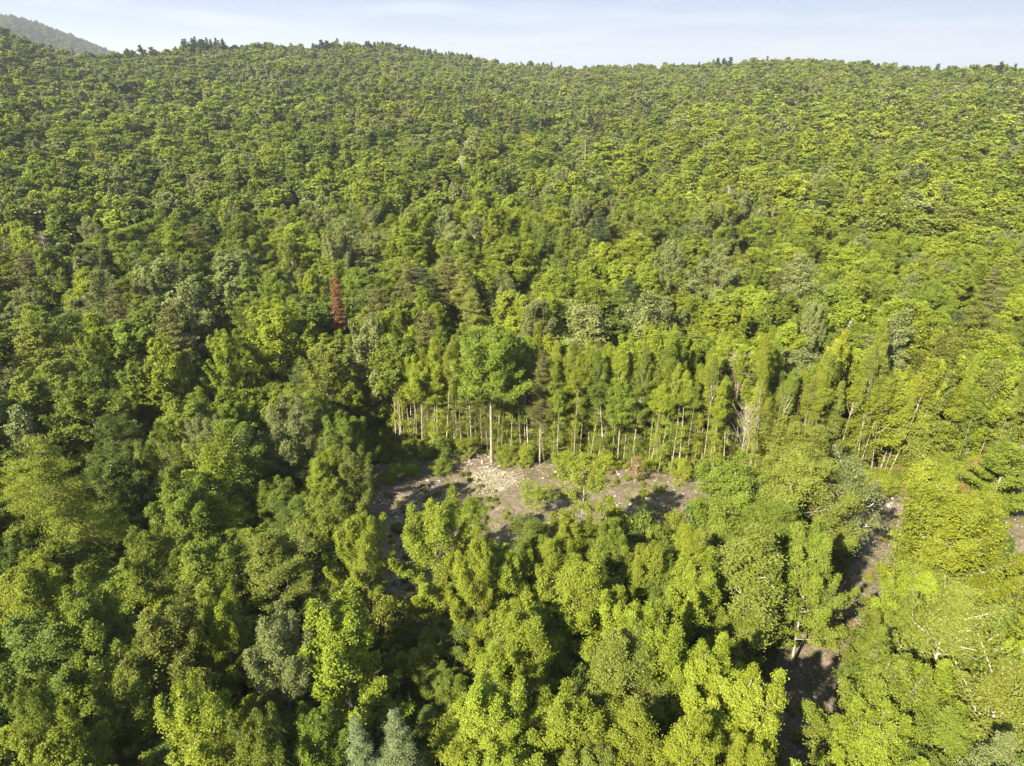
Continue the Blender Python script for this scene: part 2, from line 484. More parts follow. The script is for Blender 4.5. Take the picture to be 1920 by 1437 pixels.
SPEC = {   # kind: (generator, list of parameter sets)
    'maple': (upswept, [dict(seed=1, fat=.85), dict(seed=2, Rr=3.6, el0=32, base=.16, npri=26, fat=.9), dict(seed=3, Rr=2.8, el0=48, npri=22, fat=.85), dict(seed=4, Rr=3.4, el0=36, npri=28, fat=.95),
                        dict(seed=5, Rr=3.1, el0=42, el1=82, npri=20, fat=.95), dict(seed=6, Rr=3.8, el0=30, el1=80, npri=30, fat=.9)]),
    'beech': (broadleaf, [dict(seed=11, plume=.35, asc=(8, 68), Rr=3.9, flat=.6, nleaf=30000, npri=50), dict(seed=12, plume=.35, asc=(5, 66), Rr=4.1, flat=.55, nleaf=31000, npri=44),
                          dict(seed=13, plume=.45, asc=(12, 72), Rr=3.8, flat=.6, nleaf=28000, npri=40)]),
    'birch': (broadleaf, [dict(seed=21, plume=.55, asc=(25, 72), Rr=2.9, base=.34, nleaf=11000, npri=30, sparse=.28, trunk_r=.15), dict(seed=22, plume=.6, asc=(30, 75), Rr=2.7, base=.38, nleaf=10000, npri=28, sparse=.3, trunk_r=.14)]),
    'poplar': (upswept, [dict(seed=31, Rr=3.0, base=.34, el0=48, el1=83, npri=24, nleaf=19000, fat=.8), dict(seed=32, Rr=3.3, base=.30, el0=44, el1=82, npri=28, nleaf=20000, fat=.75, sparse=.1)]),
    'aspen': (upswept, [dict(seed=91, Rr=2.2, base=.28, el0=26, el1=78, npri=18, nleaf=7000, sparse=.25, trunk_r=.11)]),
    'tallmaple': (upswept, [dict(seed=81, Rr=3.5, base=.50, trunk_r=.115, el0=24, npri=34, nleaf=24000, fat=1.2, start=.97), dict(seed=82, Rr=3.1, base=.54, trunk_r=.12, el0=30, npri=28, nleaf=20000, start=.97, fat=1.1)]),
    'pole': (broadleaf, [dict(seed=41, plume=.5, asc=(25, 74), Rr=1.7, base=.74, nleaf=6000, npri=22, trunk_r=.10, lower=34),
                         dict(seed=42, plume=.5, asc=(15, 70), Rr=1.9, base=.66, nleaf=9500, npri=24, trunk_r=.09, lower=60),
                         dict(seed=43, plume=.6, asc=(30, 76), Rr=1.5, base=.80, nleaf=5500, npri=18, trunk_r=.085, lower=22)]),
    'spruce': (conifer, [dict(seed=51), dict(seed=52, Rr=2.5, ragged=.3)]),
    'fir': (conifer, [dict(seed=61, H=15, Rr=2.1, base=.36, nleaf=13000, sparse=.15, ragged=.4, dead=26, power=.6), dict(seed=62, H=15, Rr=1.8, base=.45, nleaf=10000, sparse=.2, ragged=.5, dead=30, power=.55)]),
    'hemlock': (conifer, [dict(seed=71, H=16, Rr=4.0, base=.22, nwh=24, perw=7, droop=-22, nleaf=30000, ragged=.35, power=.65, trunk_r=.2)]),
}
BARKOF = dict(aspen='grey', tallmaple='grey', maple='grey', beech='grey', birch='birch', poplar='pale', pole='pale', spruce='brown', fir='grey', hemlock='brown')
NAMEOF = dict(aspen='aspen_tree', tallmaple='maple_tree', maple='maple_tree', beech='beech_tree', birch='birch_tree', poplar='poplar_tree', pole='pole_tree', spruce='spruce_tree', fir='fir_tree', hemlock='hemlock_tree')
DIM = {}
PROTO = {}
def proto(kind, var, lod):
    key = (kind, var, lod)
    if key not in PROTO:
        g, ps = SPEC[kind]
        (tv, tf), (lv, lf) = g(lod=lod, **ps[var])
        PROTO[key] = ((tv, tf), (lv, lf))
        q = np.percentile(np.hypot(lv[:, 0], lv[:, 1]), 92)
        DIM[(kind, var)] = (float(lv[:, 2].max()), float(q))
    return PROTO[key]
MESH = {}
def proto_mesh(kind, var, lod):
    key = (kind, var, lod)
    if key not in MESH:
        (tv, tf), (lv, lf) = proto(kind, var, lod)
        MESH[key] = (mesh_from('trunk', tv, [tf], [BARK[BARKOF[kind]]], smooth=True), mesh_from('crown', lv, [lf], [LEAF['green']]))
    return MESH[key]

TREES = []      # (root, kind, tone, x, y, h, note)
def tag(o, label=None, cat=None, group=None, kind=None):
    if label: o['label'] = label
    if cat: o['category'] = cat
    if group: o['group'] = group
    if kind: o['kind'] = kind
    return o

def add_tree(kind, tone, x, y, h, width=None, lean=(0, 0), label=None, bark=None, var=None, dz=0):
    n = len(SPEC[kind][1])
    var = rnd.randrange(n) if var is None else var % n
    D = math.hypot(x, y)
    lod = 0 if D < 84 else 1
    tm, cm = proto_mesh(kind, var, lod)
    ph, pr = DIM[(kind, var)]
    sz = h / ph
    sx = (width / 2 / pr) if width else sz * rnd.uniform(.85, 1.15)
    sx = min(max(sx, sz * .5), sz * 1.95)
    root = bpy.data.objects.new(NAMEOF[kind], None)
    root.empty_display_size = .3
    root.location = (x, y, terrain(x, y) - .05 + dz)
    root.rotation_euler = (lean[0], lean[1], rnd.uniform(0, 6.28))
    root.scale = (sx, sx, sz)
    COL.objects.link(root)
    t = bpy.data.objects.new('trunk', tm); t.parent = root; COL.objects.link(t)
    c = bpy.data.objects.new('crown', cm); c.parent = root; COL.objects.link(c)
    c.material_slots[0].link = 'OBJECT'; c.material_slots[0].material = LEAF[tone]
    if bark:
        t.material_slots[0].link = 'OBJECT'; t.material_slots[0].material = BARK[bark]
    TREES.append(dict(root=root, kind=kind, tone=tone, x=x, y=y, h=h, w=sx * pr * 2, label=label))
    return root

# ------------------------------------------------------------------ ground
def poly_world(pts): return [ground_at(*p) for p in pts]
CLEAR = poly_world([(690, 872), (780, 868), (870, 852), (1040, 872), (1200, 884), (1330, 905), (1320, 1010), (1200, 1030), (1050, 1010), (980, 1075),
                    (850, 1110), (770, 1200), (700, 1210), (680, 1100), (690, 960)])
TRACK = poly_world([(1610, 950), (1730, 940), (1740, 1000), (1710, 1060), (1660, 1110), (1610, 1180), (1585, 1250), (1590, 1340), (1570, 1437), (1560, 1600),
                    (1440, 1600), (1455, 1437), (1430, 1300), (1490, 1180), (1550, 1110), (1620, 1040), (1560, 1000), (1440, 1010), (1330, 1000), (1330, 940), (1480, 930)])
TRACK2 = poly_world([(1880, 880), (2100, 880), (2150, 1250), (1930, 1250), (1890, 1130)])

def inside(poly, x, y):
    c = False; j = len(poly) - 1
    for i in range(len(poly)):
        xi, yi = poly[i][0], poly[i][1]; xj, yj = poly[j][0], poly[j][1]
        if (yi > y) != (yj > y) and x < (xj - xi) * (y - yi) / (yj - yi + 1e-12) + xi: c = not c
        j = i
    return c
def pdist(poly, x, y):
    best = 1e9
    for i in range(len(poly)):
        ax, ay = poly[i - 1][0], poly[i - 1][1]; bx, by = poly[i][0], poly[i][1]
        dx, dy = bx - ax, by - ay
        t = max(0, min(1, ((x - ax) * dx + (y - ay) * dy) / (dx * dx + dy * dy + 1e-9)))
        best = min(best, math.hypot(x - ax - t * dx, y - ay - t * dy))
    return -best if inside(poly, x, y) else best

def ground_mat():
    m, t, o = newmat('forest_floor')
    L = t.links.new
    tc = t.nodes.new('ShaderNodeTexCoord')
    def noise(s, d=4, rough=.6):
        n = t.nodes.new('ShaderNodeTexNoise'); n.inputs['Scale'].default_value = s; n.inputs['Detail'].default_value = d; n.inputs['Roughness'].default_value = rough
        L(tc.outputs['Object'], n.inputs['Vector']); return n
    def ramp(src, stops):
        r = t.nodes.new('ShaderNodeValToRGB'); e = r.color_ramp.elements
        while len(e) < len(stops): e.new(.5)
        for k, (p, c) in zip(e, stops): k.position = p; k.color = (*c, 1)
        L(src, r.inputs[0]); return r
    def mix(f, a, b):
        x = t.nodes.new('ShaderNodeMixRGB'); L(f, x.inputs[0]); L(a, x.inputs[1]); L(b, x.inputs[2]); return x
    litter = ramp(noise(1.3, 6).outputs['Fac'], [(.3, (.045, .038, .022)), (.5, (.085, .070, .040)), (.62, (.050, .075, .020)), (.75, (.080, .11, .03))])
    soil = ramp(noise(.55, 8, .7).outputs['Fac'], [(.32, (.048, .037, .028)), (.44, (.120, .088, .064)), (.56, (.205, .152, .112)), (.70, (.30, .245, .19))])
    fine = ramp(noise(6, 5, .8).outputs['Fac'], [(.38, (.035, .03, .025)), (.5, (.15, .12, .095)), (.62, (.42, .38, .33))])
    sm = t.nodes.new('ShaderNodeMixRGB'); sm.inputs[0].default_value = .5; L(soil.outputs[0], sm.inputs[1]); L(fine.outputs[0], sm.inputs[2])
    weeds = ramp(noise(.8, 5, .75).outputs['Fac'], [(.46, (0, 0, 0)), (.60, (1, 1, 1))])
    wc = ramp(noise(5, 3).outputs['Fac'], [(.3, (.06, .075, .02)), (.7, (.15, .15, .05))])
    sw = mix(weeds.outputs[0], sm.outputs[0], wc.outputs[0])
    at = t.nodes.new('ShaderNodeAttribute'); at.attribute_name = 'bare'
    nb = noise(1.0, 5)
    ad = t.nodes.new('ShaderNodeMath'); ad.operation = 'ADD'; L(at.outputs['Fac'], ad.inputs[0])
    mm = t.nodes.new('ShaderNodeMath'); mm.operation = 'MULTIPLY_ADD'; mm.inputs[1].default_value = .9; mm.inputs[2].default_value = -.45
    L(nb.outputs['Fac'], mm.inputs[0]); L(mm.outputs[0], ad.inputs[1])
    cr = ramp(ad.outputs[0], [(.4, (0, 0, 0)), (.6, (1, 1, 1))])
    fin = mix(cr.outputs[0], litter.outputs[0], sw.outputs[0])
    p = t.nodes.new('ShaderNodeBsdfPrincipled'); p.inputs['Roughness'].default_value = .95; p.inputs['Specular IOR Level'].default_value = .1
    L(fin.outputs[0], p.inputs['Base Color'])
    bp = t.nodes.new('ShaderNodeBump'); bp.inputs['Strength'].default_value = .7; bp.inputs['Distance'].default_value = .15
    L(noise(5, 6, .75).outputs['Fac'], bp.inputs['Height']); L(bp.outputs[0], p.inputs['Normal'])
    L(p.outputs[0], o.inputs['Surface'])
    return m

def bare_at(x, y):
    if not (-30 < x < 75 and 10 < y < 100): return 0.0
    d = min(pdist(CLEAR, x, y), pdist(TRACK, x, y), pdist(TRACK2, x, y))
    return 1 - sstep(-1.0, 1.2, d)

def build_ground():
    # concentric fans joined: fine near, coarse far; covers 360 degrees
    rad = [0] + list(np.arange(6, 30, 3)) + list(np.arange(30, 100, .7)) + list(np.geomspace(100, 900, 90)) + list(np.geomspace(930, 5000, 60)) + [9000, 16000]
    A0 = [-math.pi + i * math.pi / 20 for i in range(13)]
    ang = sorted(set([round(a, 5) for a in np.concatenate([np.linspace(-math.pi, -.95, 26), np.linspace(-.95, .95, 230), np.linspace(.95, math.pi, 26)])]))
    V, B = [], []
    for d in rad:
        for a in ang[:-1]:
            x, y = d * math.sin(a), d * math.cos(a)
            z = terrain(x, y) if d < 6000 else -20
            if abs(a) > .95: z *= max(0, 1 - (abs(a) - .95) / .5)
            b = bare_at(x, y)
            if b > 0: z += b * (.35 * vnoise(x * .9 + 7, y * .9) + .12 * vnoise(x * 2.7, y * 2.7) - .25)
            V.append((x, y, z)); B.append(b)
    m = len(ang) - 1
    i = np.arange(len(rad) - 1)[:, None]; j = np.arange(m)[None]
    a = i * m + j; b = i * m + (j + 1) % m
    Fq = np.stack([a, b, b + m, a + m], -1).reshape(-1, 4)
    me = mesh_from('ground', np.array(V), [Fq[:, ::-1]], [ground_mat()], smooth=True)
    at = me.attributes.new('bare', 'FLOAT', 'POINT'); at.data.foreach_set('value', np.array(B, dtype=np.float32))
    o = bpy.data.objects.new('ground', me); COL.objects.link(o); o['kind'] = 'structure'
build_ground()

# ------------------------------------------------------------------ trees placed one by one (kind, tone, top x, top y, height, crown width in px)
HERO = [
 # along the bottom edge
 ('maple','green',140,1085,15,125),('maple','olive',290,1128,15,165),('maple','lime',405,1102,14.5,110),('poplar','silver',497,1140,15,135),
 ('maple','lime',640,1112,15.5,190),('maple','green',35,1270,15,130),('maple','deep',60,1150,13,170),('maple','lime',345,1285,14,190),
 ('maple','green',225,1215,13,140),('maple','lime',100,1360,13,160),('maple','green',470,1330,12.5,150),('maple','green',580,1330,11,120),
 ('spruce','blue',738,1332,12,100),('spruce','blue',665,1345,11,80),
 ('maple','lime',822,925,15.5,155),('beech','green',878,930,9,72),('maple','lime',955,1015,12.5,110),('beech','green',1250,1030,11.5,120),('maple','lime',1035,995,12,95),('maple','gold',893,1000,15,112),('maple','lime',1078,1040,14,165),('beech','deep',1000,975,11,115),
 ('aspen','lime',1090,845,14.5,112),('maple','green',1148,972,12,86),('maple','lime',1212,1005,13,98),
 ('maple','lime',975,1128,14,135),('maple','lime',915,1250,14,170),('beech','olive',1150,1185,15,170),('maple','lime',1235,1148,15.5,150),
 ('maple','lime',1070,1290,13.5,160),('maple','lime',1330,1205,14,130),('maple','lime',1412,1250,15,150),('beech','lime',1195,1310,14,170),
 ('beech','gold',1300,1330,14,150),('maple','lime',1425,1370,13,105),('maple','lime',960,1390,12,160),('maple','olive',1105,1400,12,150),
 ('beech','deep',860,1130,8,110),('maple','green',790,1200,7.5,130),('maple','green',830,1260,7,110),('beech','deep',800,1330,6,120),
 ('maple','lime',1325,1040,14,150),('beech','lime',1290,985,12.5,90),('birch','olive',1440,980,16,190),('maple','green',1545,985,15,130),
 ('maple','green',1380,862,14,175),('beech','olive',1500,835,15.5,190),('birch','silver',1590,850,14,120),('beech','green',1460,930,13,150),
 ('maple','olive',1500,780,13,150),('beech','deep',1270,1090,10,120),('maple','green',1380,1130,9,130),
 ('maple','gold',1810,905,16,215),('maple','green',1690,1215,14.5,205),('maple','green',1725,1125,12,105),('birch','olive',1830,1105,15.5,200),
 ('birch','olive',1880,1225,14,170),('maple','lime',1665,1335,13,150),('beech','green',1800,1330,12,170),
 ('maple','lime',1740,1250,13,150),('beech','deep',1740,1400,10,160),('birch','silver',1900,1370,13,120),
 # left side
 ('hemlock','gold',62,815,20,175),('hemlock','gold',20,860,17,120),('maple','deep',215,850,13,120),('maple','green',330,890,14,120),
 ('birch','green',430,785,15,120),('maple','green',370,1000,13,140),('beech','olive',490,1005,12.5,170),('maple','green',255,990,13,120),
 ('maple','olive',655,838,12.5,88),('maple','lime',592,845,13,100),('maple','lime',665,955,13.5,115),('maple','green',610,915,12,100),
 ('maple','silver',545,745,15,120),('maple','green',640,775,13,100),('beech','deep',560,930,10,110),('maple','green',290,800,13,110),
 ('beech','green',150,700,15,140),('maple','green',60,690,15,130),('birch','silver',20,760,14,80),('beech','deep',200,780,13,120),
 ('maple','green',350,740,14,140),('maple','green',430,720,12,100),('maple','lime',160,620,15,70),('beech','olive',60,590,16,110),
 ('birch','olive',320,830,14,70),('maple','green',520,900,10,90),('maple','deep',100,1000,11,110),('maple','deep',170,1140,9,90),
 # the wall of trees behind the clearing
 ('tallmaple','green',918,602,20,135),('fir','fir',800,582,19,62),('fir','fir',1016,655,16.5,48),('poplar','lime',1257,607,19.5,118),
 ('poplar','silver',690,585,18,110),('beech','silver',1000,560,17,110),('beech','silver',1112,560,17,140),('tallmaple','green',735,625,16.5,105),('tallmaple','lime',780,660,15,70),
 ('tallmaple','green',1080,660,15,100),('tallmaple','green',1170,700,13.5,90),('tallmaple','lime',845,650,15,80),
 ('beech','green',1070,640,16,80),('beech','green',990,640,15,80),
 ('poplar','silver',428,472,18,135),('poplar','silver',292,478,18,125),('poplar','silver',150,470,17,115),('fir','fir',210,530,18,58),
 ('fir','fir',312,575,17,62),('fir','fir',360,420,17,60),('fir','fir',705,540,17,66),('fir','fir',768,492,17,64),('fir','fir',838,480,17,74),
 ('fir','fir',738,575,15,55),('fir','olive',885,540,15,50),('fir','fir',75,440,15,46),
 ('maple','gold',575,500,16,70),('maple','lime',415,620,15,75),('beech','olive',600,640,16,90),('beech','green',480,560,15,100),
 ('poplar','silver',1050,318,19,46),('poplar','silver',1390,355,18,64),('beech','silver',1500,470,18,105),('maple','lime',1255,350,17,100),
 ('maple','lime',1180,345,16,90),('beech','olive',1560,330,18,110),('poplar','silver',1530,560,17,56),('birch','silver',1705,575,18,90),
 ('beech','silver',1350,470,17,100),('maple','lime',1425,540,16,100),('maple','lime',1660,600,13,50),('beech','olive',1800,620,17,120),
 ('maple','lime',1870,650,17,130),('birch','silver',1570,640,15,80),('beech','olive',1760,700,14,100),('birch','lime',1640,700,14,100),
 ('maple','olive',1480,700,14,80),('maple','lime',1700,690,15,90),
]
for k, tone, px, py, h, wpx in HERO:
    x, y = top_at(px, py, h)
    dep = y * CP - (h * .6 - CAMH) * SP
    add_tree(k, tone, x, y, h, width=wpx * dep / F * (1.0 if k in ('fir', 'spruce', 'pole') or py < 800 else 1.05))

hero_xy = [(t['x'], t['y'], t['w']) for t in TREES]

# thin poles with bare stems along the far edge of the clearing and on to the right
prs = random.Random(5)
for i in range(265):
    px = prs.uniform(735, 1920) if i > 130 and i < 232 else prs.uniform(1380, 1920) if i >= 232 else prs.uniform(735, 1330)
    yb = np.interp(px, [735, 870, 1040, 1290, 1500, 1920], [842, 850, 868, 890, 900, 905]) - (70 * prs.random() ** 1.3 if i % 2 else prs.uniform(0, 14))
    x, y = ground_at(px, yb)
    h = prs.uniform(12, 18) if i < 232 else prs.uniform(15, 20)
    if any(math.hypot(x - a, y - b) < .8 for a, b, _ in hero_xy): continue
    add_tree('pole', prs.choice(['lime', 'lime', 'green', 'olive', 'gold']), x, y, h, width=prs.uniform(1.5, 3.0),
             lean=(R(prs.uniform(-4, 4)), R(prs.uniform(-4, 7))), bark=prs.choice(['pale', 'pale', 'grey', 'dead']))
    hero_xy.append((x, y, 1.2))

# ------------------------------------------------------------------ the rest of the forest
OPEN = [  # where the photo shows bare ground: no trunk or crown may stand in front of it
 [(700, 880), (770, 872), (870, 860), (1040, 872), (1290, 900), (1290, 985), (1230, 1000), (1130, 960), (1060, 950), (1000, 965), (960, 1010), (925, 1010),
  (885, 960), (780, 940), (750, 1080), (765, 1190), (700, 1190), (700, 1100), (690, 960)],
 [(1640, 955), (1730, 945), (1735, 1000), (1700, 1060), (1650, 1100), (1600, 1170), (1565, 1230), (1560, 1330), (1530, 1437), (1480, 1437), (1450, 1300),
  (1495, 1190), (1560, 1120), (1640, 1050), (1620, 1000)],
 [(1885, 940), (1920, 930), (1920, 1160), (1895, 1130)],
 [(625, 1350), (668, 1330), (738, 1320), (795, 1350), (800, 1437), (620, 1437)],
 [(135, 925), (185, 925), (175, 1090), (140, 1080)], [(380, 690), (470, 680), (470, 760), (390, 750)], [(1690, 880), (1790, 860), (1790, 930), (1690, 960)],
]
def blocked(x, y, h, wd):
    g = terrain(x, y)
    for fz in (1.0, .8, .55, .3, 0.0):
        p = project(x, y, g + h * fz)
        if p is None: return False
        hw = F * wd / 2 / p[2] * (.5 if fz > .9 else 1.05 if fz > .2 else .1)
        for q in OPEN:
            for sx in (-hw, 0, hw):
                if inside(q, p[0] + sx, p[1]): return True
    return False

cands = []
def pick(x, y, D, az):
    px = CX + F * math.tan(az) / CP * .93
    n1, n2 = vnoise(x / 38 + 5, y / 38), vnoise(x / 90 + 31, y / 90 + 9)
    right = sstep(700, 1500, px)
    con = 0.07 + .20 * sstep(.62, .8, n2) + (.6 if 370 < D < 520 and -.26 < az < .22 and n1 > .22 else 0) + (.12 if 85 < D < 130 and -.2 < az < .05 else 0)
    u = rnd.random()
    if u < con: return ('fir', rnd.choice(['fir', 'fir', 'olive', 'dark'])) if rnd.random() < .8 else ('spruce', rnd.choice(['dark', 'deep']))
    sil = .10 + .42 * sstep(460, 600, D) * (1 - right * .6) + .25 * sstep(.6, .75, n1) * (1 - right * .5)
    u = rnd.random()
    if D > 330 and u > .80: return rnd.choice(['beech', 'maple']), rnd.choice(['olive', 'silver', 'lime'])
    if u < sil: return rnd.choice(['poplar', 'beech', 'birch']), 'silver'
    n3 = vnoise(x / 30 + 71, y / 30 + 13)
    u = min(.999, max(0, rnd.random() * (1 if D > 60 else .8) * .6 + (n3 - .2) * .55 * (1 if D > 60 else .7)))
    if u < .42 + .22 * right + .12 * sstep(250, 450, D): tone = 'lime' if rnd.random() < .7 - .3 * sstep(400, 700, D) else 'green'
    elif u < .62: tone = 'green'
    elif u < .62 + .2 * (1 - right): tone = 'deep'
    elif u < .94: tone = 'olive' if D > 110 or rnd.random() < .4 else 'lime'
    else: tone = 'gold'
    return rnd.choice(['maple', 'maple', 'maple', 'maple', 'beech', 'beech', 'birch', 'poplar'] if D < 110 else ['maple', 'maple', 'beech', 'beech', 'beech', 'birch'] if D < 260 else ['maple', 'beech', 'beech', 'beech']), tone

grid = {}
def near_taken(x, y, r):
    gx, gy = int(x // 6), int(y // 6)
    for i in (-1, 0, 1):
        for j in (-1, 0, 1):
            for a, b, q in grid.get((gx + i, gy + j), ()):
                if (a - x) ** 2 + (b - y) ** 2 < (r + q) ** 2: return True
    return False
def take(x, y, q): grid.setdefault((int(x // 6), int(y // 6)), []).append((x, y, q))
for a, b, wd in hero_xy: take(a, b, min(1.9, wd * .28))

Y = -60.0
while Y < 1000:
    D0 = max(1, abs(Y))
    sp = 5.6 if D0 < 70 else 7.0 if D0 < 250 else 9.3
    X = -max(70, Y * 1.12 + 40)
    X1 = max(60, Y * 1.12 + 40)
    while X < X1:
        x = X + rnd.uniform(-.42, .42) * sp; y = Y + rnd.uniform(-.42, .42) * sp
        X += sp
        D = math.hypot(x, y); az = math.atan2(x, y) if y > 0 else 3.0
        if D > 40 and y > 0 and D > ridge_d(az) + 60: continue
        if y <= 0 and (x > 30): continue
        if near_taken(x, y, 1.75): continue
        if vnoise(x / 14 + 3, y / 14 + 8) < .13: continue
        if -35 < x < 80 and 5 < y < 110 and min(pdist(CLEAR, x, y), pdist(TRACK, x, y), pdist(TRACK2, x, y)) < 1.5: continue
        if 66 < y < 90 and -14 < x < 60 and pdist(CLEAR, x, y) < 8.5 and x < 24: continue
        if 71 < y < 86 and 24 <= x < 64 and rnd.random() < .62: continue
        kind, tone = pick(x, y, D, az)
        h = 14.5 + 5.0 * vnoise(x / 45, y / 45 + 40) - 2.5 + rnd.gauss(0, 1.9)
        if D < 65: h = min(h, 14) * rnd.uniform(.7, 1)
        if D > 500 and rnd.random() < .03: h *= 1.25
        h = max(7, min(19, h))
        wd = ((rnd.uniform(6.2, 9.8) if D < 75 else rnd.uniform(7, 13.5) if D < 250 else rnd.uniform(9, 18.5)) if kind in ('maple', 'beech') else rnd.uniform(4.8, 8) if kind in ('birch', 'poplar') else rnd.uniform(3, 4.6)) * (.88 if D < 65 else 1.0)
        if y > 10 and D < 130 and blocked(x, y, h, wd): continue
        take(x, y, 0)
        cands.append((D, kind, tone, x, y, h, wd))
    Y += sp * .9
cands.sort()
SUB = []
for _ in range(5200):
    y = rnd.uniform(12, 1) if rnd.random() < 0 else rnd.uniform(14, 330); x = rnd.uniform(-1, 1) * (y * .95 + 15)
    D = math.hypot(x, y)
    if D > 330 or (y > 55 and y < 90 and -20 < x < 55 and D < 100 and pdist(CLEAR, x, y) < 9): continue
    if -35 < x < 80 and 5 < y < 110 and min(pdist(CLEAR, x, y), pdist(TRACK, x, y), pdist(TRACK2, x, y)) < 1.2: continue
    h = rnd.uniform(4.5, 9.5); wd = h * rnd.uniform(.45, .8)
    if D < 110 and blocked(x, y, h, wd): continue
    SUB.append((D, rnd.choice(['maple', 'beech', 'beech']), rnd.choice(['lime', 'green', 'green', 'olive', 'deep']), x, y, h, wd))
def in_frame(x, y, h):
    g = terrain(x, y)
    for fz in (1, .7, .3):
        p = project(x, y, g + h * fz)
        if p and -10 < p[0] < 1930 and p[1] < 1447: return True
    return False

FAR = []
nind = 0
for c in cands:
    D, kind, tone, x, y, h, wd = c
    if nind < 430 and D < 220 and y > 5 and in_frame(x, y, h):
        add_tree(kind, tone, x, y, h, width=wd); nind += 1
    else:
        FAR.append(c)

FAR += SUB
for _ in range(9000):
    az_ = rnd.uniform(-.72, .72); D = math.sqrt(rnd.uniform(320 ** 2, 800 ** 2))
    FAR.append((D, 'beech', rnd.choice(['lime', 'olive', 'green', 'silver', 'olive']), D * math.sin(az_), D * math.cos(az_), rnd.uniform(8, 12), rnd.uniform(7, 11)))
# skyline conifer clumps, in the far wood
def ridge_tree(px, h, kind='spruce', tone='dark', off=-8, wd=6.5):
    d = ray(px, 100); az = math.atan2(d.x, d.y); D = ridge_d(az) + off
    FAR.append((D, kind, tone, D * math.sin(az), D * math.cos(az), h, wd))
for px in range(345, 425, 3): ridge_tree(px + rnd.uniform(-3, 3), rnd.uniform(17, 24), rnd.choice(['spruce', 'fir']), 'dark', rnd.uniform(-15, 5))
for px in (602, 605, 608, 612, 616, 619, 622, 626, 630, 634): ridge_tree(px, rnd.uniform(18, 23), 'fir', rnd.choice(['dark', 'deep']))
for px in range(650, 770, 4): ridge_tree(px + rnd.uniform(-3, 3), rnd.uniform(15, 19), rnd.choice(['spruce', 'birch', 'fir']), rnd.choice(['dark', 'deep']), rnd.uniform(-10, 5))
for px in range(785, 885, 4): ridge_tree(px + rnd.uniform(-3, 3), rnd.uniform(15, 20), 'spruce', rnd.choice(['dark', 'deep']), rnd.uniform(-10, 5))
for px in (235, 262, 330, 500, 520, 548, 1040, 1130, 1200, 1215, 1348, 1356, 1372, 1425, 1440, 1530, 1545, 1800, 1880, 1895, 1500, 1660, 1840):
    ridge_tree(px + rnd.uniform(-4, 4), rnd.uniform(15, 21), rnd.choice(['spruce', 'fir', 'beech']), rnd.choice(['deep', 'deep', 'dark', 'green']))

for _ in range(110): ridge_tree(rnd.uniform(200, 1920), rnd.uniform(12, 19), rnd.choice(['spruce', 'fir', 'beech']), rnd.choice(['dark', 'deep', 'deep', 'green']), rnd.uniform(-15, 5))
# hidden library collections for the far wood (one mesh per variant: stem and leaves)
JM = {}
def joined(kind, var, lod):
    if (kind, var, lod) in JM: return JM[(kind, var, lod)]
    (tv, tf), (lv, lf) = proto(kind, var, lod)
    V = np.concatenate([tv, lv]); 
    mi = np.concatenate([np.zeros(len(tf)), np.ones(len(lf))])
    me = mesh_from('far_tree', V, [tf, lf + len(tv)], [BARK[BARKOF[kind]], LEAF['green']], mi)
    JM[(kind, var, lod)] = me
    return me
def tone_slot(o, tone):
    o.material_slots[1].link = 'OBJECT'; o.material_slots[1].material = LEAF[tone]

def scatter(name, items, lib, kind_label):
    """items: (idx, x, y, z, rotz, sx, sz)"""
    me = bpy.data.meshes.new(name)
    A = np.array([(i[1], i[2], i[3]) for i in items], dtype=np.float32)
    me.vertices.add(len(A)); me.vertices.foreach_set('co', A.reshape(-1))
    a = me.attributes.new('pick', 'INT', 'POINT'); a.data.foreach_set('value', np.array([i[0] for i in items], dtype=np.int32))
    a = me.attributes.new('turn', 'FLOAT_VECTOR', 'POINT'); a.data.foreach_set('vector', np.array([i[4] for i in items], dtype=np.float32).reshape(-1))
    a = me.attributes.new('size', 'FLOAT_VECTOR', 'POINT'); a.data.foreach_set('vector', np.array([(i[5], i[5], i[6]) for i in items], dtype=np.float32).reshape(-1))
    o = bpy.data.objects.new(name, me); COL.objects.link(o)
    ng = bpy.data.node_groups.new(name, 'GeometryNodeTree')
    ng.interface.new_socket('Geometry', in_out='INPUT', socket_type='NodeSocketGeometry')
    ng.interface.new_socket('Geometry', in_out='OUTPUT', socket_type='NodeSocketGeometry')
    N = ng.nodes.new
    gi, go = N('NodeGroupInput'), N('NodeGroupOutput')
    ci = N('GeometryNodeCollectionInfo'); ci.inputs['Collection'].default_value = lib
    ci.inputs['Separate Children'].default_value = True; ci.inputs['Reset Children'].default_value = True
    ip = N('GeometryNodeInstanceOnPoints'); ip.inputs['Pick Instance'].default_value = True
    def attr(nm, ty):
        q = N('GeometryNodeInputNamedAttribute'); q.data_type = ty; q.inputs['Name'].default_value = nm; return q
    L = ng.links.new
    L(gi.outputs[0], ip.inputs['Points']); L(ci.outputs[0], ip.inputs['Instance'])
    L(attr('pick', 'INT').outputs[0], ip.inputs['Instance Index'])
    L(attr('turn', 'FLOAT_VECTOR').outputs[0], ip.inputs['Rotation'])
    L(attr('size', 'FLOAT_VECTOR').outputs[0], ip.inputs['Scale'])
    L(ip.outputs[0], go.inputs[0])
    md = o.modifiers.new('scatter', 'NODES'); md.node_group = ng
    o['kind'] = 'stuff'
    tag(o, kind_label[0], kind_label[1])
    return o

